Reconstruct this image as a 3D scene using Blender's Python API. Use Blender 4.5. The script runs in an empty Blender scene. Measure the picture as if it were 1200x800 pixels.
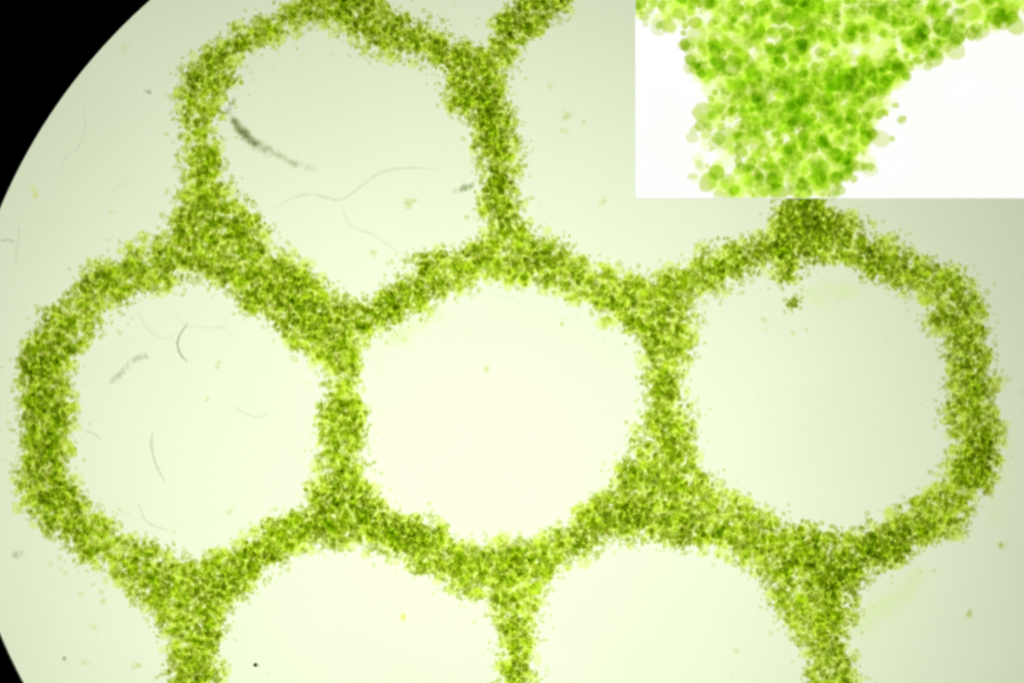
import bpy, math
import numpy as np
from mathutils import Vector, Matrix

# ------------------------------------------------------------------ camera, world, lamp, exposure
S = 0.001                      # one millimetre of the enlarged specimen per unit used below
def W(px, py, z=0.0):          # specimen coordinates (x right, y down, z up) -> metres
    return ((px - 600) * S, (400 - py) * S, z * S)
FOCUS = 22                     # height of the sharp plane above the slide
CAM_H = 4.0
scene = bpy.context.scene
coll = scene.collection
cam_d = bpy.data.cameras.new('microscope_camera')
cam = bpy.data.objects.new('microscope_camera', cam_d); coll.objects.link(cam)
cam.location = (0, 0, CAM_H)
cam_d.sensor_width = 36
cam_d.lens = 36 * (CAM_H - FOCUS * S) / 1.2
cam_d.clip_start = 0.05; cam_d.clip_end = 50
cam_d.dof.use_dof = True
cam_d.dof.focus_distance = CAM_H - FOCUS * S
cam_d.dof.aperture_fstop = 0.40
scene.camera = cam

world = bpy.data.worlds.new('World'); scene.world = world
world.use_nodes = True
world.node_tree.nodes['Background'].inputs[0].default_value = (0.02, 0.02, 0.025, 1)
world.node_tree.nodes['Background'].inputs[1].default_value = 0.02

LAMP_H = 1270
lamp_d = bpy.data.lights.new('substage_lamp', 'AREA')
lamp_d.shape = 'DISK'; lamp_d.size = 0.12
lamp_d.energy = 22.7
lamp_d.color = (0.903, 1.0, 0.725)
lamp = bpy.data.objects.new('substage_lamp', lamp_d); coll.objects.link(lamp)
lamp.location = W(535, 595, -LAMP_H)
lamp.rotation_euler = (math.pi, 0, 0)          # shines upward through the opal glass

scene.view_settings.view_transform = 'Standard'
scene.view_settings.look = 'None'
scene.view_settings.exposure = 0.0
scene.view_settings.gamma = 1.0
scene.view_settings.use_curve_mapping = False
scene.render.engine = 'CYCLES'
scene.cycles.transparent_max_bounces = 160
scene.cycles.max_bounces = 6
scene.cycles.filter_width = 2.4
scene.cycles.use_denoising = True

rng = np.random.default_rng(11)

# ------------------------------------------------------------------ materials
def new_mat(name):
    m = bpy.data.materials.new(name); m.use_nodes = True
    nt = m.node_tree; nt.nodes.clear()
    out = nt.nodes.new('ShaderNodeOutputMaterial')
    return m, nt, out

def mat_absorb_attr(name):     # stained transparent matter, its tint stored per granule
    m, nt, out = new_mat(name)
    a = nt.nodes.new('ShaderNodeAttribute'); a.attribute_name = 'tint'
    t = nt.nodes.new('ShaderNodeBsdfTransparent')
    nt.links.new(a.outputs['Color'], t.inputs['Color'])
    nt.links.new(t.outputs[0], out.inputs['Surface'])
    return m

def mat_absorb_object(name):   # the same, tint from the object's own colour
    m, nt, out = new_mat(name)
    a = nt.nodes.new('ShaderNodeObjectInfo')
    t = nt.nodes.new('ShaderNodeBsdfTransparent')
    nt.links.new(a.outputs['Color'], t.inputs['Color'])
    nt.links.new(t.outputs[0], out.inputs['Surface'])
    return m

def mat_opal():
    m, nt, out = new_mat('opal_glass')
    tc = nt.nodes.new('ShaderNodeTexCoord')
    n1 = nt.nodes.new('ShaderNodeTexNoise'); n1.inputs['Scale'].default_value = 5.0; n1.inputs['Detail'].default_value = 6
    n2 = nt.nodes.new('ShaderNodeTexNoise'); n2.inputs['Scale'].default_value = 160.0; n2.inputs['Detail'].default_value = 3
    for n in (n1, n2): nt.links.new(tc.outputs['Object'], n.inputs['Vector'])
    mx = nt.nodes.new('ShaderNodeMix'); mx.data_type = 'FLOAT'; mx.inputs[0].default_value = 0.4
    nt.links.new(n1.outputs['Fac'], mx.inputs[2]); nt.links.new(n2.outputs['Fac'], mx.inputs[3])
    r = nt.nodes.new('ShaderNodeValToRGB')
    r.color_ramp.elements[0].position = 0.25; r.color_ramp.elements[0].color = (0.765, 0.775, 0.735, 1)
    r.color_ramp.elements[1].position = 0.75; r.color_ramp.elements[1].color = (0.81, 0.81, 0.81, 1)
    nt.links.new(mx.outputs[0], r.inputs[0])
    t = nt.nodes.new('ShaderNodeBsdfTranslucent')
    nt.links.new(r.outputs[0], t.inputs['Color'])
    nt.links.new(t.outputs[0], out.inputs['Surface'])
    return m

def mat_principled(name, col, rough):
    m, nt, out = new_mat(name)
    p = nt.nodes.new('ShaderNodeBsdfPrincipled')
    n = nt.nodes.new('ShaderNodeTexNoise'); n.inputs['Scale'].default_value = 60
    r = nt.nodes.new('ShaderNodeValToRGB')
    r.color_ramp.elements[0].color = (*[c * 0.8 for c in col], 1); r.color_ramp.elements[1].color = (*col, 1)
    nt.links.new(n.outputs['Fac'], r.inputs[0]); nt.links.new(r.outputs[0], p.inputs['Base Color'])
    p.inputs['Roughness'].default_value = rough
    nt.links.new(p.outputs[0], out.inputs['Surface'])
    return m

def mat_inset_glow():
    m, nt, out = new_mat('glowing_inset_ground')
    e = nt.nodes.new('ShaderNodeEmission')  # added glow that makes the inset's white ground, not a real screen
    tc = nt.nodes.new('ShaderNodeTexCoord')
    n = nt.nodes.new('ShaderNodeTexNoise'); n.inputs['Scale'].default_value = 9
    nt.links.new(tc.outputs['Object'], n.inputs['Vector'])
    r = nt.nodes.new('ShaderNodeValToRGB')
    r.color_ramp.elements[0].color = (0.985, 1.0, 0.95, 1); r.color_ramp.elements[1].color = (1.0, 1.0, 0.995, 1)
    r.color_ramp.elements[0].position = 0.3; r.color_ramp.elements[1].position = 0.6
    nt.links.new(n.outputs['Fac'], r.inputs[0]); nt.links.new(r.outputs[0], e.inputs[0])
    e.inputs[1].default_value = 1.0
    nt.links.new(e.outputs[0], out.inputs['Surface'])
    return m

M_ATTR = mat_absorb_attr('stained_transparent_matter')
M_OBJ = mat_absorb_object('stained_granule')
M_OPAL = mat_opal()
M_BLACK = mat_principled('matt_black_metal', (0.004, 0.004, 0.006), 0.85)
M_WHITE = mat_principled('white_plastic', (0.8, 0.8, 0.78), 0.5)
M_INSET_GLOW = mat_inset_glow()

# ------------------------------------------------------------------ mesh helpers
def link(name, me, parent=None, label=None, cat=None, group=None, kind=None):
    o = bpy.data.objects.new(name, me); coll.objects.link(o)
    if parent is not None: o.parent = parent
    if label: o['label'] = label
    if cat: o['category'] = cat
    if group: o['group'] = group
    if kind: o['kind'] = kind
    return o

def ico(sub):
    import bmesh
    bm = bmesh.new(); bmesh.ops.create_icosphere(bm, subdivisions=sub, radius=1.0)
    bm.verts.index_update()
    v = np.array([x.co[:] for x in bm.verts]); f = np.array([[q.index for q in p.verts] for p in bm.faces])
    bm.free(); return v, f
ICO1, ICO2 = ico(1), ico(2)

def rand_rot(n, r):
    q = r.normal(size=(n, 4)); q /= np.linalg.norm(q, axis=1, keepdims=True)
    w, x, y, z = q.T
    return np.stack([np.stack([1-2*(y*y+z*z), 2*(x*y-z*w), 2*(x*z+y*w)], -1),
                     np.stack([2*(x*y+z*w), 1-2*(x*x+z*z), 2*(y*z-x*w)], -1),
                     np.stack([2*(x*z-y*w), 2*(y*z+x*w), 1-2*(x*x+y*y)], -1)], 1)

def blobs(pos, rad, tint, base=ICO1, squash=0.35, lump=0.12, shells=(1.0,), r=rng):
    """many closed, uneven granules as one mesh. pos (n,3) in specimen units; tint (n,3) = light passed per surface."""
    n = len(pos); bv, bf = base; nv = len(bv)
    V, F, T = [], [], []
    sc = 1 + (r.random((n, 3)) - 0.5) * 2 * squash
    rot = rand_rot(n, r)
    bump = 1 + (r.random((n, nv)) - 0.5) * 2 * lump
    for k, s in enumerate(shells):
        v = bv[None] * bump[..., None] * (sc * rad[:, None])[:, None, :] * s
        v = np.einsum('nij,nvj->nvi', rot, v) + pos[:, None, :]
        V.append(v.reshape(-1, 3)); F.append((bf[None] + (np.arange(n) * nv + k * n * nv)[:, None, None]).reshape(-1, 3))
        T.append(np.repeat(tint, nv, axis=0))
    V = np.concatenate(V); F = np.concatenate(F); T = np.concatenate(T)
    V = np.stack([(V[:, 0] - 600) * S, (400 - V[:, 1]) * S, V[:, 2] * S], -1)
    F = F[:, ::-1]
    return V, F, T

def mesh_from(name, V, F, T, mat):
    me = bpy.data.meshes.new(name)
    me.vertices.add(len(V)); me.vertices.foreach_set('co', V.astype(np.float32).ravel())
    me.loops.add(F.size); me.loops.foreach_set('vertex_index', F.astype(np.int32).ravel())
    me.polygons.add(len(F)); me.polygons.foreach_set('loop_start', np.arange(0, F.size, F.shape[1], dtype=np.int32))
    me.update(calc_edges=True)
    if T is not None:
        a = me.color_attributes.new('tint', 'FLOAT_COLOR', 'POINT')
        a.data.foreach_set('color', np.concatenate([T, np.ones((len(T), 1))], 1).astype(np.float32).ravel())
    me.materials.append(mat)
    me.polygons.foreach_set('use_smooth', np.ones(len(F), dtype=bool))
    me.validate()
    return me

def catmull(P, n=6, closed=False):
    P = np.asarray(P, float); m = len(P); out = []
    rngi = range(m if closed else m - 1)
    for i in rngi:
        if closed: a, b, c, d = P[(i-1) % m], P[i], P[(i+1) % m], P[(i+2) % m]
        else: a, b, c, d = P[max(i-1, 0)], P[i], P[i+1], P[min(i+2, m-1)]
        for t in np.arange(n) / n:
            out.append(0.5*((2*b) + (-a+c)*t + (2*a-5*b+4*c-d)*t*t + (-a+3*b-3*c+d)*t**3))
    if not closed: out.append(P[-1])
    return np.array(out)

class Noise2:
    def __init__(self, scale, r):
        self.s = scale; self.g = r.random((int(1700/scale)+4, int(1300/scale)+4))
    def __call__(self, x, y):
        u = np.clip((x + 200) / self.s, 0, self.g.shape[0]-2.001); v = np.clip((y + 200) / self.s, 0, self.g.shape[1]-2.001)
        i = u.astype(int); j = v.astype(int); a = u-i; b = v-j
        a = a*a*(3-2*a); b = b*b*(3-2*b)
        g = self.g
        return (g[i, j]*(1-a)+g[i+1, j]*a)*(1-b) + (g[i, j+1]*(1-a)+g[i+1, j+1]*a)*b

def sstep(a, b, x):
    t = np.clip((x-a)/(b-a), 0, 1); return t*t*(3-2*t)

# ------------------------------------------------------------------ the setting: lit opal glass and black field stop
def ring_mesh(name, r0, r1, z0, z1, n=256):
    cx, cy = 650.0, 493.5
    V, F = [], []
    for k in range(n):
        a = 2*math.pi*k/n; c, s = math.cos(a), math.sin(a)
        for (r, z) in ((r0, z0), (r0 - 5.0, z1), (r1, z1), (r1, z0)):
            V.append(W(cx + r*c, cy + r*s*0.9568, z))
    for k in range(n):
        a, b = 4*k, 4*((k+1) % n)
        for i in range(4):
            j = (i+1) % 4
            F.append((a+i, a+j, b+j, b+i))
    return mesh_from(name, np.array(V), np.array(F), None, M_BLACK)

def disc_mesh(name, r, z, n=256):
    V = [W(650, 493.5, z)] + [W(650 + r*math.cos(2*math.pi*k/n), 493.5 + r*math.sin(2*math.pi*k/n), z) for k in range(n)]
    F = [(0, 1 + (k+1) % n, 1 + k) for k in range(n)]
    return mesh_from(name, np.array(V), np.array(F), None, M_OPAL)

link('slide_ground', disc_mesh('slide_ground', 760, 0.0), label='pale greenish white lit glass under the specimen', kind='structure')
fs = ring_mesh('field_stop', 703.5, 1700, -2.0, 38)
fs.polygons.foreach_set('use_smooth', np.zeros(len(fs.polygons), dtype=bool))
link('field_stop_surround', fs, label='matt black surround of the round bright field', kind='structure')

# ------------------------------------------------------------------ outlines of the openings between the strands
VOIDS = dict(
top=[(317,267),(300,247),(277,230),(265,200),(259,167),(257,143),(266,130),(272,107),(284,78),(315,57),(350,38),(373,31),(397,35),(420,53),(443,65),(467,66),(493,77),(517,93),(521,127),(543,150),(553,173),(559,187),(558,213),(560,240),(562,267),(527,284),(493,297),(460,320),(433,344),(417,349),(400,345),(380,328),(362,312),(350,301),(327,287)],
left=[(193,337),(217,327),(247,329),(270,354),(293,367),(317,390),(340,414),(363,427),(373,440),(370,467),(370,500),(370,543),(360,570),(350,590),(327,600),(300,616),(273,633),(247,646),(227,653),(203,646),(187,636),(170,630),(147,621),(133,606),(110,596),(100,583),(90,566),(82,550),(85,527),(88,480),(83,454),(88,424),(101,400),(121,380),(148,357),(173,344)],
mid=[(573,332),(597,332),(617,337),(643,342),(663,354),(683,357),(700,370),(720,384),(740,397),(748,420),(748,454),(747,494),(734,510),(733,528),(720,543),(703,570),(683,593),(660,613),(633,623),(600,630),(567,633),(543,631),(523,618),(500,603),(473,596),(450,576),(432,563),(427,533),(433,514),(432,484),(425,454),(428,430),(427,404),(443,394),(467,384),(490,370),(517,357),(543,342)],
right=[(903,317),(914,333),(932,335),(948,315),(980,310),(1007,324),(1033,334),(1057,350),(1080,355),(1087,377),(1100,400),(1110,417),(1108,454),(1107,484),(1109,507),(1115,528),(1107,540),(1093,563),(1077,580),(1047,595),(1017,613),(990,623),(960,616),(933,606),(913,601),(883,583),(856,573),(843,560),(827,540),(821,525),(815,500),(812,474),(810,434),(816,400),(820,374),(824,354),(843,345),(870,333)],
bottom_a=[(257,840),(257,800),(260,760),(270,726),(277,710),(300,693),(317,673),(350,653),(370,646),(397,648),(417,643),(440,650),(467,656),(483,670),(510,680),(527,696),(550,706),(573,716),(577,750),(580,800),(580,840)],
bottom_b=[(630,840),(630,800),(630,766),(630,743),(633,726),(640,700),(650,683),(680,662),(700,645),(727,635),(767,640),(797,648),(820,645),(847,652),(860,663),(880,676),(900,693),(910,720),(923,740),(937,763),(943,796),(946,840)],
outer_left=[(-200,420),(16,420),(16,454),(15,500),(15,533),(13,566),(15,596),(27,613),(50,626),(73,643),(87,663),(117,673),(137,686),(146,698),(163,704),(173,730),(187,746),(188,773),(190,800),(190,1000),(-200,1000)],
outer_top_left=[(-200,420),(18,420),(24,405),(33,384),(50,360),(73,337),(100,314),(127,297),(153,287),(180,274),(191,261),(203,233),(210,220),(208,167),(205,140),(206,110),(210,80),(226,63),(247,47),(270,33),(297,17),(320,5),(342,-15),(350,-60),(350,-200),(-200,-200)],
top_mid=[(440,-60),(452,-12),(467,3),(490,17),(517,30),(543,43),(555,47),(567,37),(585,13),(597,-3),(625,-60)],
upper=[(720,-60),(690,-14),(673,2),(663,13),(640,33),(620,57),(604,77),(600,100),(607,133),(613,157),(613,187),(613,217),(620,247),(629,263),(647,274),(670,287),(693,302),(713,310),(750,318),(778,316),(797,299),(807,294),(840,287),(867,280),(895,268),(903,250),(910,228),(914,200),(914,100),(914,-60)],
outer_right=[(968,100),(968,200),(977,236),(1003,254),(1042,274),(1077,290),(1100,304),(1133,315),(1155,330),(1163,354),(1164,384),(1169,420),(1172,447),(1175,480),(1180,517),(1178,543),(1171,566),(1153,590),(1137,616),(1120,631),(1090,646),(1067,663),(1047,670),(1027,672),(1013,690),(1001,705),(1001,726),(1000,753),(1008,780),(1012,840),(1400,840),(1400,100)],
)
polys = []
for k, p in VOIDS.items():
    polys.append(catmull(p, 3, True) if not k.startswith('outer') else np.array(p, float))
GX = np.arange(-80, 1284, 4.0); GY = np.arange(-60, 884, 4.0)
gx, gy = np.meshgrid(GX, GY, indexing='ij'); P = np.stack([gx.ravel(), gy.ravel()], -1)
inside = np.zeros(len(P), bool); dist = np.full(len(P), 1e9)
for p in polys:
    q = np.roll(p, -1, axis=0); cr = np.zeros(len(P), bool)
    for a, b in zip(p, q):
        ab = b - a; L2 = ab @ ab
        if L2 < 1e-9: continue
        if not (abs(a[0]) > 150 and abs(b[0]) > 1300):
            t = np.clip(((P - a) @ ab) / L2, 0, 1)
            d = np.hypot(P[:, 0] - a[0] - t*ab[0], P[:, 1] - a[1] - t*ab[1]); np.minimum(dist, d, out=dist)
        if a[1] != b[1]:
            c = ((a[1] > P[:, 1]) != (b[1] > P[:, 1])) & (P[:, 0] < (b[0]-a[0])*(P[:, 1]-a[1])/(b[1]-a[1]) + a[0]); cr ^= c
    inside |= cr
SD = np.where(inside, -dist, dist).reshape(gx.shape)
def sdf(x, y):
    u = np.clip((x - GX[0]) / 4, 0, len(GX)-1.001); v = np.clip((y - GY[0]) / 4, 0, len(GY)-1.001)
    i = u.astype(int); j = v.astype(int); a = u-i; b = v-j
    return (SD[i, j]*(1-a)+SD[i+1, j]*a)*(1-b) + (SD[i, j+1]*(1-a)+SD[i+1, j+1]*a)*b

# ------------------------------------------------------------------ the green net: strands of granules
STRANDS = [
 [(240,255),(232,180),(232,130),(245,85),(300,45),(390,8)], [(395,5),(395,-60)], [(400,8),(440,30),(500,55),(555,75)],
 [(560,72),(610,30),(670,-30)], [(562,85),(580,160),(588,210),(600,282)], [(600,292),(560,298),(500,320),(450,350),(408,382)],
 [(245,265),(290,290),(345,335),(398,375)], [(400,390),(400,430),(400,500),(400,592)], [(395,600),(340,620),(290,650),(235,675)],
 [(225,675),(170,665),(120,635),(70,605),(46,570)], [(46,565),(44,500),(52,440),(70,385)], [(70,380),(100,340),(150,310),(235,268)],
 [(228,685),(225,720),(222,840)], [(408,602),(460,620),(510,640),(595,668)], [(605,680),(606,840)], [(610,668),(650,650),(700,620),(770,575)],
 [(775,565),(775,500),(778,440),(776,360)], [(770,348),(720,345),(670,315),(610,292)], [(782,346),(820,330),(880,300),(935,275)],
 [(945,268),(945,100)], [(945,278),(1000,285),(1060,310),(1120,350)], [(1122,355),(1138,440),(1145,490),(1146,535)],
 [(1144,540),(1110,590),(1060,625),(970,658)], [(780,575),(830,590),(880,620),(960,655)], [(962,668),(962,710),(968,760),(975,840)],
]
def seg_dist(x, y, poly):
    best = np.full(len(x), 1e9)
    for (ax, ay), (bx, by) in zip(poly[:-1], poly[1:]):
        dx, dy = bx-ax, by-ay; t = np.clip(((x-ax)*dx+(y-ay)*dy)/(dx*dx+dy*dy), 0, 1)
        best = np.minimum(best, np.hypot(x-ax-t*dx, y-ay-t*dy))
    return best

K = np.array([0.262, 0.214, 0.70])            # how strongly the green matter takes out red, green, blue
nA, nB, nC, nE = Noise2(9, rng), Noise2(26, rng), Noise2(70, rng), Noise2(14, rng)
def jitter_layer(x0, x1, y0, y1, sp, jit):      # loosely packed positions: neighbours hardly overlap within a layer
    nx, ny = int((x1-x0)/sp)+2, int((y1-y0)/(sp*0.866))+2
    i, j = np.meshgrid(np.arange(nx), np.arange(ny), indexing='ij')
    px = x0 + (i + 0.5*(j % 2) + rng.random())*sp; py = y0 + (j + rng.random())*sp*0.866
    px = px + rng.normal(0, jit*sp, px.shape); py = py + rng.normal(0, jit*sp, py.shape)
    a = rng.uniform(0, 6.28); cx, cy = (x0+x1)/2, (y0+y1)/2
    return px.ravel(), py.ravel()
area = 1300*880
L = [jitter_layer(-50, 1250, -40, 840, 6.9, 0.26) for _ in range(6)]
x = np.concatenate([l[0] for l in L]); y = np.concatenate([l[1] for l in L])
N = len(x)
d = sdf(x, y) + (nE(x, y)-0.5)*12 + (nB(x+90, y+40)-0.5)*8
clump = np.clip(0.50*nA(x, y) + 0.45*nB(x, y) + 0.35*nC(x, y) - 0.13
    + 0.16*np.exp(-np.clip(y, 0, 900)/110) + 0.16*np.exp(-((x-945)**2+(y-262)**2)/45**2) + 0.14*np.exp(-((x-965)**2+(y-655)**2)/40**2)
    + 0.10*np.exp(-((x-245)**2+(y-262)**2)/50**2) + 0.08*np.exp(-((x-780)**2+(y-345)**2)/35**2) - 0.13*np.exp(-((x-800)**2+(y-590)**2)/50**2), 0, 1)     # denser at some junctions
edge = 0.42*sstep(-9, 5, d) + 0.58*sstep(2, 25, d)
fr = 0.026*sstep(-22, -4, d)
rad = np.clip(rng.lognormal(math.log(3.1), 0.25, N), 1.6, 6.0) * (0.74 + 0.26*sstep(-4, 16, d))
keep = rng.random(N) < edge*(0.22 + 1.02*clump) + fr
keep &= ~((x > 770) & (y < 205))            # nothing to see below the white panel
x, y, d, rad, clump = x[keep], y[keep], d[keep], rad[keep], clump[keep]
n = len(x)
thick = 6 + 32*np.sqrt(np.clip(d, 0, 34)/34)
z = rad + 0.4 + rng.random(n)*np.maximum(thick-rad*2, 0.5)
strength = np.clip(rng.lognormal(0.05, 0.20, n), 0.4, 2.0) * (0.6+0.4*sstep(-6, 12, d)) * (0.85+0.3*clump)
hue = rng.normal(0, 0.05, (n, 3))
tint = np.exp(-(K*(1+hue))*strength[:, None]*0.5)
pos = np.stack([x, y, z], -1)
print('granules', n)
# pale cell matter between the granules
Lp = [jitter_layer(-50, 1250, -40, 840, 11.0, 0.28) for _ in range(3)]
xp = np.concatenate([l[0] for l in Lp]); yp = np.concatenate([l[1] for l in Lp]); Np = len(xp)
dp = sdf(xp, yp) + (nE(xp, yp)-0.5)*14
rp = np.clip(rng.lognormal(math.log(6.3), 0.22, Np), 3, 10)
kp = (rng.random(Np) < 0.25*sstep(-3, 4, dp) + 0.7*sstep(4, 18, dp)) & ~((xp > 770) & (yp < 205))
xp, yp, rp = xp[kp], yp[kp], rp[kp]
tp = np.exp(-np.array([0.085, 0.03, 0.60])*np.clip(rng.lognormal(-0.05, 0.18, len(xp)), .3, 2)[:, None]*0.5)
whichp = np.argmin(np.stack([seg_dist(xp, yp, s) for s in STRANDS]), 0)


net = link('green_tissue_net', None, label='green granular tissue net with hexagonal openings spread across the lit field', cat='plant tissue')
net.location = W(600, 470, 0)
which = np.argmin(np.stack([seg_dist(x, y, s) for s in STRANDS]), 0)
inframe = (x > 5) & (x < 1195) & (y > 5) & (y < 795) & ~((x > 735) & (y < 240))
big = np.argsort(-(rad*inframe))[:300]; isbig = np.zeros(n, bool); isbig[big] = True
GM = []                                      # a few granule shapes shared by the large granules
for k in range(8):
    Vv, Ff, _ = blobs(np.array([[600., 400., 0.]]), np.array([1/S*0.001*1000]), np.ones((1, 3)), ICO2, 0.3, 0.05)
    GM.append(mesh_from('granule', Vv/ (1000*S), Ff, None, M_OBJ))
def put_granule(parent, p, r, t, g):
    o = link('granule', GM[g % len(GM)], parent)
    o.location = Vector(W(*p)) - Vector(parent.matrix_basis.translation if parent.parent is None else net.location)
    o.rotation_euler = tuple(rng.random(3)*6.28)
    o.scale = (r*S,)*3
    o.color = (*t, 1)
    return o
for k, s in enumerate(STRANDS):
    m = (which == k) & ~isbig
    if not m.any(): continue
    V, F, T = blobs(pos[m], rad[m], tint[m])
    mp = whichp == k
    V2, F2, T2 = blobs(np.stack([xp, yp, rp*0.4], -1)[mp], rp[mp], tp[mp], ICO1, 0.3, 0.12)
    V2[:, 2] = np.abs(V2[:, 2])*0.5 + 0.0003
    V, F, T = np.concatenate([V, V2]), np.concatenate([F, F2+len(V)]), np.concatenate([T, T2])
    V = V - np.array(net.location)[None]
    st = link('strand', mesh_from('strand', V, F, T, M_ATTR), net, kind='stuff')
    for g in np.where((which == k) & isbig)[0]:
        put_granule(st, pos[g], rad[g]*1.0, tint[g], int(g))

# ------------------------------------------------------------------ the magnified inset, laid on an added glowing white panel
PX0, PX1, PY0, PY1, PZ = 743.5, 1260, -60, 233.5, 44
def box(name, x0, x1, y0, y1, z0, z1, mat):
    V = [W(a, b, c) for c in (z0, z1) for (a, b) in ((x0, y1), (x1, y1), (x1, y0), (x0, y0))]
    F = [(3,2,1,0),(4,5,6,7),(0,1,5,4),(1,2,6,5),(2,3,7,6),(3,0,4,7)]
    me = mesh_from(name, np.array(V), np.array(F), None, mat)
    me.polygons.foreach_set('use_smooth', np.zeros(6, bool)); return me
panel = link('inset_panel', None, label='white ground of the inset, built as an added glowing panel over the upper right corner', cat='panel')  # added panel standing in for the inset picture, no real light source
link('inset_backing', box('inset_backing', PX0, PX1, PY0, PY1, PZ-4, PZ, M_WHITE), panel)
link('inset_glow_face', box('inset_glow_face', PX0, PX1, PY0, PY1, PZ+0.05, PZ+0.5, M_INSET_GLOW), panel)

IV_L = [(700,22),(744,30),(768,36),(790,52),(802,75),(815,98),(826,118),(815,135),(812,160),(820,185),(812,205),(818,225),(824,236),(824,260),(700,260)]
IV_R = [(1300,6),(1195,26),(1165,38),(1135,52),(1105,66),(1082,80),(1062,88),(1048,102),(1038,122),(1042,140),(1030,158),(1022,176),(1020,192),(1008,206),(985,218),(975,234),(975,260),(1300,260)]
def poly_sd(x, y, p):
    p = np.array(p, float); q = np.roll(p, -1, 0); ins = np.zeros(len(x), bool); dd = np.full(len(x), 1e9)
    for a, b in zip(p, q):
        ab = b-a; t = np.clip(((x-a[0])*ab[0]+(y-a[1])*ab[1])/(ab@ab), 0, 1)
        dd = np.minimum(dd, np.hypot(x-a[0]-t*ab[0], y-a[1]-t*ab[1]))
        if a[1] != b[1]: ins ^= ((a[1] > y) != (b[1] > y)) & (x < (b[0]-a[0])*(y-a[1])/(b[1]-a[1])+a[0])
    return np.where(ins, -dd, dd)
K2 = np.array([0.300, 0.172, 0.86])
def inset_points(nl, sp, jit, keep_, rmed, rsig, rmin, rmax, e0, e1, cl, crop):
    L = [jitter_layer(PX0-20, 1225, -25, PY1+20, sp, jit) for _ in range(nl)]
    x = np.concatenate([l[0] for l in L]); y = np.concatenate([l[1] for l in L]); N = len(x)
    d = np.minimum(poly_sd(x, y, IV_L), poly_sd(x, y, IV_R)) + (nB(x, y)-0.5)*18
    r = np.clip(rng.lognormal(math.log(rmed), rsig, N), rmin, rmax)
    c = np.clip(0.6*nB(x+300, y+80)+0.5*nE(x, y)+0.3*nC(x, y)-0.2, 0, 1)
    centre = 0.85+0.35*np.exp(-(((x-985)/80)**2+((y-90)/80)**2))
    centre *= 1 - 0.62*np.exp(-(((x-836)/36)**2+((y-190)/60)**2))
    k = rng.random(N) < keep_*sstep(e0, e1, d)*(1-cl+2*cl*c)*centre
    k &= (x > PX0+1) & (y < PY1-1)
    return x[k], y[k], d[k], r[k]
def crop_to_panel(V):          # the magnified view ends at the panel's edges
    x0, y0 = W(PX0, PY1)[:2]
    V[:, 0] = np.maximum(V[:, 0], x0+0.0002); V[:, 1] = np.maximum(V[:, 1], y0+0.0002)
    return V
mag = link('magnified_tissue', None, label='magnified mass of bright green round granules on the white panel', cat='plant tissue')
mag.location = W(950, 110, PZ+1)
off = np.array(mag.location)
# pale out-of-focus matter between the granules
xs, ys, ds, rs = inset_points(7, 15.0, 0.3, 0.85, 8.5, 0.25, 5, 13, -2, 18, 0.5, True)
ti = np.exp(-np.array([0.060, 0.001, 0.34])*np.clip(rng.lognormal(-0.1, 0.3, len(xs)), .3, 2)[:, None]*0.25)
V, F, T = blobs(np.stack([xs, ys, PZ+1+rs*0.5], -1), rs, ti, ICO2, 0.3, 0.06, (1.0, 0.7))
zc = (PZ+1)*S
V[:, 2] = zc + np.abs(V[:, 2]-zc)*0.35
V = crop_to_panel(V)
link('pale_matter', mesh_from('pale_matter', V-off, F, T, M_ATTR), mag, kind='stuff')
# the granules
xs, ys, ds, rs = inset_points(3, 13.0, 0.36, 0.80, 5.8, 0.34, 2.6, 11.5, -9, 12, 0.95, True)
ns = len(xs); print('inset granules', ns)
st_ = np.clip(rng.lognormal(0.05, 0.33, ns), 0.4, 2.0)
ti = np.exp(-(K2*(1+rng.normal(0, 0.03, (ns, 3))))*st_[:, None]*0.5)
zz = PZ+2+rs+rng.random(ns)*14
order = np.argsort(-(rs*((xs < 1190) & (ys > 4) & (xs-rs*1.3 > PX0) & (ys+rs*1.3 < PY1))))
bigi, rest = order[:300], order[300:]
V, F, T = blobs(np.stack([xs, ys, zz], -1)[rest], rs[rest], np.sqrt(ti[rest]), ICO2, 0.36, 0.07, (1.0, 0.92))
V = crop_to_panel(V)
link('granule_mass', mesh_from('granule_mass', V-off, F, T, M_ATTR), mag, kind='stuff')
GM2 = []
for k in range(10):
    Vv, Ff, _ = blobs(np.array([[600., 400., 0.]]), np.array([1000.0]), np.ones((1, 3)), ICO2, 0.3, 0.06, (1.0, 0.92))
    GM2.append(mesh_from('granule', Vv/(1000*S), Ff, None, M_OBJ))
for q, g in enumerate(bigi):
    o = link('granule', GM2[q % 10], mag)
    o.location = Vector(W(xs[g], ys[g], zz[g])) - mag.location
    o.rotation_euler = tuple(rng.random(3)*6.28); o.scale = (rs[g]*S,)*3
    o.color = (*np.sqrt(ti[g]), 1)

# ------------------------------------------------------------------ fibres, slivers and flecks lying in the openings
def thing_mesh(name, V, F, T, label, cat, group=None):
    c = np.array([V[:, 0].mean(), V[:, 1].mean(), 0.0])
    o = link(name, mesh_from(name, V-c, F, T, M_ATTR), label=label, cat=cat, group=group)
    o.location = c; return o

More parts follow.
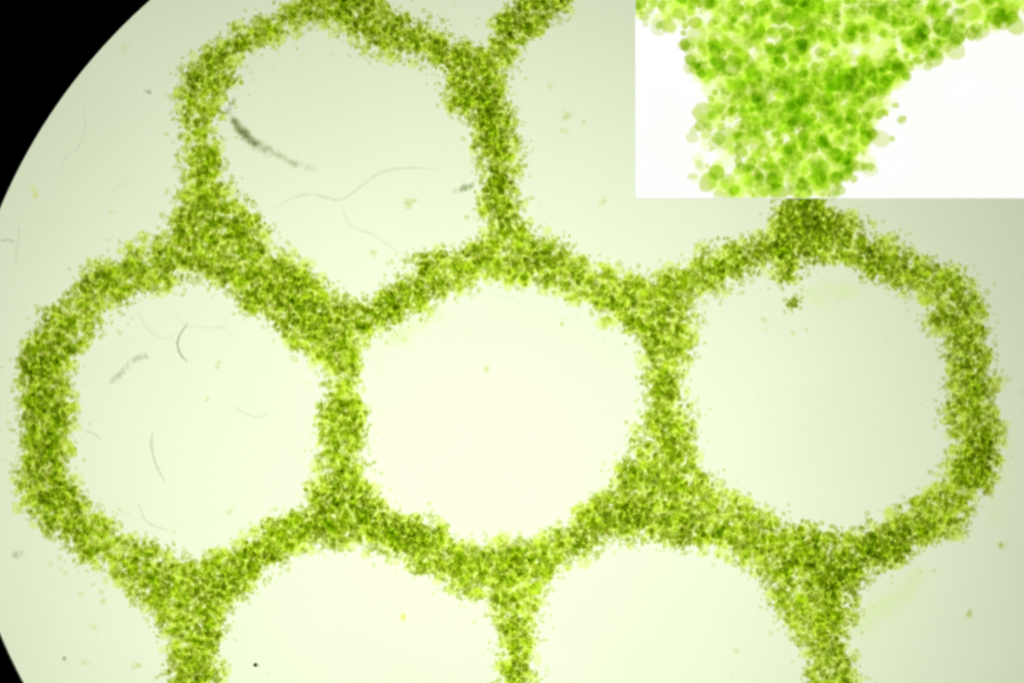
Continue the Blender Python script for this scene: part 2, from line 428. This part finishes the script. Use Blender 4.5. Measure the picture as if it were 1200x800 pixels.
def fibre(pts, r, pas, label, z=8, name='fibre', taper=True):
    """a hair-fine tube. pas = light passed per surface."""
    C = catmull(pts, 8); m = len(C); ns = 7
    C = C + np.cumsum(rng.normal(0, 0.22, C.shape), 0)*0.8
    tg = np.gradient(C, axis=0); tg /= np.linalg.norm(tg, axis=1, keepdims=True)+1e-9
    nr = np.stack([-tg[:, 1], tg[:, 0]], -1)
    u = np.linspace(0, 1, m)
    rr = r*(np.clip(np.sin(np.pi*u)*1.6, 0.12, 1) if taper else 1)*(0.75+0.5*rng.random(m))
    V = []
    for i in range(m):
        for k in range(ns):
            a = 2*math.pi*k/ns
            V.append(W(C[i, 0]+nr[i, 0]*rr[i]*math.cos(a), C[i, 1]+nr[i, 1]*rr[i]*math.cos(a), max(min(z, 18)*0.5, 2)+rr[i]*math.sin(a)))
    F = [(i*ns+k, i*ns+(k+1) % ns, (i+1)*ns+(k+1) % ns, (i+1)*ns+k) for i in range(m-1) for k in range(ns)]
    V = np.array(V); F = np.array(F)
    pas = tuple(1-(1-p)*0.72 for p in pas)
    T = np.repeat(np.array([pas])*(1 + rng.normal(0, 0.012, (m, 1))), ns, axis=0)
    return thing_mesh(name, V, F, np.clip(T, 0, 0.995), label, 'fibre', 'fibres lying in the openings')

gF = (0.90, 0.905, 0.90)
fibre([(220,378),(210,390),(206,402),(210,414),(219,424)], 1.5, (0.70,0.71,0.68), 'dark grey curved hair-like fibre in the left hexagonal opening', 18)
fibre([(317,247),(340,232),(363,227),(397,234),(420,220),(443,203),(467,197),(493,197),(517,200)], 1.7, (0.91,0.915,0.91), 'long pale grey wavy fibre across the top hexagonal opening', 5)
fibre([(399,236),(410,263),(437,275),(453,286),(473,300)], 1.6, (0.93,0.935,0.93), 'short faint fibre branching down from the long wavy fibre', 5)
fibre([(177,503),(175,525),(181,548),(191,564)], 1.7, (0.85,0.855,0.85), 'faint grey bent fibre low in the left hexagonal opening', 6)
fibre([(160,588),(168,608),(180,617),(197,623)], 1.5, gF, 'faint fibre just above the lower left strand', 6)
fibre([(94,505),(108,509),(117,518)], 1.5, gF, 'tiny faint fibre beside the left vertical strand', 6)
fibre([(268,473),(284,484),(303,488),(322,481)], 1.5, (0.91,0.915,0.91), 'pale shallow curved fibre right of centre in the left opening', 5)
fibre([(160,362),(168,382),(184,396),(198,396),(208,388)], 1.6, (0.95,0.953,0.95), 'very faint looped fibre left of the dark curved fibre', 4)
fibre([(195,356),(206,370),(216,381),(240,383),(262,384),(271,402)], 1.5, (0.955,0.957,0.955), 'very faint fibre bending right from the dark curved fibre', 4)
fibre([(96,120),(96,150),(88,172),(72,184),(69,198),(76,212)], 1.5, (0.955,0.957,0.955), 'faint squiggly fibre between black surround and upper left strand', 4)
fibre([(572,338),(588,347),(604,349),(613,362)], 1.7, (0.945,0.95,0.945), 'faint fibre under the top edge of the middle opening', 5)
fibre([(20,262),(18,285),(14,312)], 1.4, (0.94,0.94,0.94), 'faint upright fibre beside the left rim of the field', 4)
fibre([(-4,282),(6,281),(13,283)], 1.6, (0.86,0.86,0.85), 'short grey stub of fibre at the left rim', 6)
fibre([(128,226),(134,219),(146,212),(150,206)], 1.3, (0.955,0.957,0.955), 'barely visible fibre left of the upper left junction', 4)

def smear(spine, widths, count, r0, pas, label, name, cat, z=6, group=None, squash=0.4, taper=None):
    C = catmull(spine, 8); Wd = np.interp(np.linspace(0, 1, len(C)), np.linspace(0, 1, len(widths)), widths)
    pr = Wd**0.7 if taper is None else np.interp(np.linspace(0, 1, len(C)), np.linspace(0, 1, len(taper)), taper)
    i = rng.choice(len(C), count, p=pr/pr.sum())
    p = C[i] + rng.normal(0, 1, (count, 2))*Wd[i][:, None]*0.5 + rng.uniform(-2, 2, (count, 2))
    r = r0*rng.lognormal(0, 0.3, count)
    zz = min(z, 2) + rng.random(count)*3
    t = np.array(pas)[None]**np.clip(rng.lognormal(0, 0.3, (count, 1)), 0.3, 2.5)
    V, F, T = blobs(np.stack([p[:, 0], p[:, 1], zz+r], -1), r, np.repeat(t, 1, 0), ICO1, squash, 0.15)
    return thing_mesh(name, V, F, T, label, cat, group)

smear([(272,139),(283,154),(297,166),(312,174),(332,184),(348,192),(374,200)], [2.0,4.0,5.5,4.0,2.2,3.4,2.2], 400, 3.3, (0.979,0.981,0.971),
      'dark grey tapering sliver of debris in the top hexagonal opening', 'debris_sliver', 'debris', taper=[4,12,7,3,1.6,2,0.7])
smear([(272,117),(269,124),(264,132)], [2.5,3.5,2.5], 40, 2.6, (0.978,0.980,0.980), 'small grey flake between the sliver and the upper left strand', 'debris_flake', 'debris')
smear([(128,447),(140,436),(150,425),(162,419),(172,418)], [1.5,3.2,3.4,2.4,1.6], 110, 2.4, (0.98,0.98,0.977), 'soft grey smear of debris left of the dark curved fibre', 'debris_smear', 'debris')
smear([(534,224),(542,221),(552,216)], [1.5,2.5,2.5], 34, 2.4, (0.95,0.955,0.94), 'small grey flake at the right side of the top opening', 'debris_flake', 'debris')
gS = 'pale green films in the openings'
smear([(455,400),(485,385),(515,366)], [7,9,7], 110, 8.0, (0.9985,0.9998,0.9935), 'pale green film under the upper strand of the middle opening', 'pale_film', 'film', 1, gS, 0.3)
smear([(1005,738),(1030,715),(1060,695),(1075,670)], [14,18,14,8], 150, 10.0, (0.9985,0.9998,0.9935), 'pale green film right of the lower right junction', 'pale_film', 'film', 1, gS, 0.3)
smear([(945,345),(975,345),(1000,340)], [14,18,10], 90, 9.0, (0.9985,0.9998,0.9935), 'pale green film at the top of the right opening', 'pale_film', 'film', 1, gS, 0.3)
smear([(1165,610),(1178,560),(1185,500)], [10,12,8], 80, 8.0, (0.9985,0.9998,0.9935), 'pale green film outside the right vertical strand', 'pale_film', 'film', 1, gS, 0.3)

def clumpy(px, py, n, spread, r0, pas, label, name, cat, z=10, group=None):
    p = rng.normal(0, 1, (n, 2))*spread + [px, py]
    r = r0*rng.lognormal(0, 0.25, n); zz = z*rng.random(n)+r
    k = np.clip(rng.lognormal(0, 0.3, n), .5, 2)
    t = np.clip(np.array(pas)[None]**k[:, None], 0, 0.998)
    V, F, T = blobs(np.stack([p[:, 0], p[:, 1], zz], -1), r, t, ICO2, 0.35, 0.1)
    return thing_mesh(name, V, F, T, label, cat, group)
G1 = tuple(np.exp(-K*0.5*0.9)); G2 = tuple(np.exp(-K*0.5*0.36)); G3 = tuple(np.exp(-K*0.5*0.2))
clumpy(932, 356, 34, (5.2, 5.2), 2.7, G1, 'small detached green clump hanging under the right opening\'s top edge', 'granule_clump', 'granules', 20)
FL = [
 (298,780,5,1.7,2.2,(0.74,0.72,0.67),'dark brown speck at the bottom of the lower left opening'),
 (665,135,6,2.8,3.2,G2,'largest pale green fleck in the upper middle opening'),
 (684,141,4,2.2,3.0,G2,'pale green fleck just right of the largest upper fleck'),
 (662,153,4,2.4,2.6,G3,'faint green fleck just below the largest upper fleck'),
 (648,98,5,4,2.6,G3,'faint fleck above the largest upper fleck'),
 (481,238,8,3.4,3.4,G2,'pale green fleck low in the top hexagonal opening'),
 (437,296,4,2.0,3.0,G2,'small green fleck at the bottom corner of the top opening'),
 (708,234,4,2.0,2.8,G2,'pale fleck left of the white panel\'s lower left corner'),
 (658,377,3,1.6,2.6,G2,'small green fleck near the upper right of the middle opening'),
 (570,430,3,1.6,2.8,G2,'single green fleck in the middle of the middle opening'),
 (255,428,4,1.8,2.8,G2,'green fleck right of the dark curved fibre'),
 (240,468,3,1.4,2.4,G3,'faint fleck in the middle of the left opening'),
 (268,600,3,1.6,2.6,G2,'green fleck near the bottom of the left opening'),
 (472,723,4,2.2,2.8,(0.99,0.97,0.80),'orange yellow fleck in the lower left opening'),
 (158,781,5,2.4,3.0,G2,'green fleck left of the lowest left strand'),
 (98,775,5,2.8,2.8,G3,'faint fleck second from the bottom rim at lower left'),
 (73,772,4,2.0,2.6,(0.93,0.935,0.92),'faint grey fleck nearest the lower left black rim'),
 (108,736,5,3.0,2.8,G3,'faint green fleck outside the lower left junction'),
 (120,705,5,2.6,2.8,G3,'pale fleck closest below the lower left strand'),
 (94,696,4,2.0,2.6,G3,'pale fleck left of the one closest below lower left strand'),
 (56,661,4,2.2,2.6,G3,'pale fleck under the bend of the left strand'),
 (18,651,4,2.2,2.6,(0.93,0.935,0.92),'pale grey fleck near the left rim under the bend'),
 (1177,640,5,2.2,3.2,G2,'green fleck at the right rim below the right strand'),
 (1138,716,5,2.2,3.0,G2,'green fleck alone in the lower right area'),
 (1098,669,4,1.8,2.6,G3,'faint fleck under the lower right strand'),
 (862,762,4,2.0,3.0,G3,'faint green fleck at the right side of the bottom middle opening'),
 (945,388,4,2.0,2.8,G3,'faint fleck right below the detached green clump'),
 (930,391,3,1.8,2.6,G3,'faint fleck straight below the detached green clump'),
 (895,377,4,2.2,2.8,G3,'faint fleck left below the detached green clump'),
 (701,656,3,1.2,2.2,G1,'tiny green granule at the top of the bottom middle opening'),
 (172,107,4,1.8,2.2,(0.92,0.92,0.90),'small grey fleck left of the upper left strand'),
 (145,54,4,2.6,2.6,G3,'faint fleck nearest the upper left black rim'),
 (35,223,4,3.0,2.8,(0.99,0.985,0.90),'faint yellow fleck at the left black rim'),
 (1055,622,3,2.0,2.4,G3,'faint fleck inside the lower right of the right opening'),
]
for (a, b, n_, sp, r0, pas, lab) in FL:
    clumpy(a, b, n_, sp, r0, pas, lab, 'fleck', 'fleck', 6, 'flecks lying in the openings')

# fine scattered dust and stray granules nobody could count
n = 2600
x = rng.uniform(0, 1200, n); y = rng.uniform(0, 800, n); dd = sdf(x, y)
pr = np.where(dd < 0, 0.07 + 0.93*np.exp(dd/16.0), 0)
pr *= np.where((x-602)**2+(y-493)**2 < 640**2, 1, 0)*np.where((x > 735) & (y < 240), 0, 1)
k = rng.random(n) < pr*0.38
x, y = x[k], y[k]; n = len(x)
r = np.clip(rng.lognormal(math.log(2.1), 0.3, n), 1, 3.4)
t = np.exp(-(K*np.array([1, .9, .9]))*0.5*np.clip(rng.lognormal(-1.9, 0.6, n), 0.02, 0.9)[:, None])
V, F, T = blobs(np.stack([x, y, r+rng.random(n)*4], -1), r, t, ICO1, 0.4, 0.15)
link('stray_dust', mesh_from('stray_dust', V, F, T, M_ATTR), label='fine pale green stray specks scattered beside the strands', cat='dust', kind='stuff')
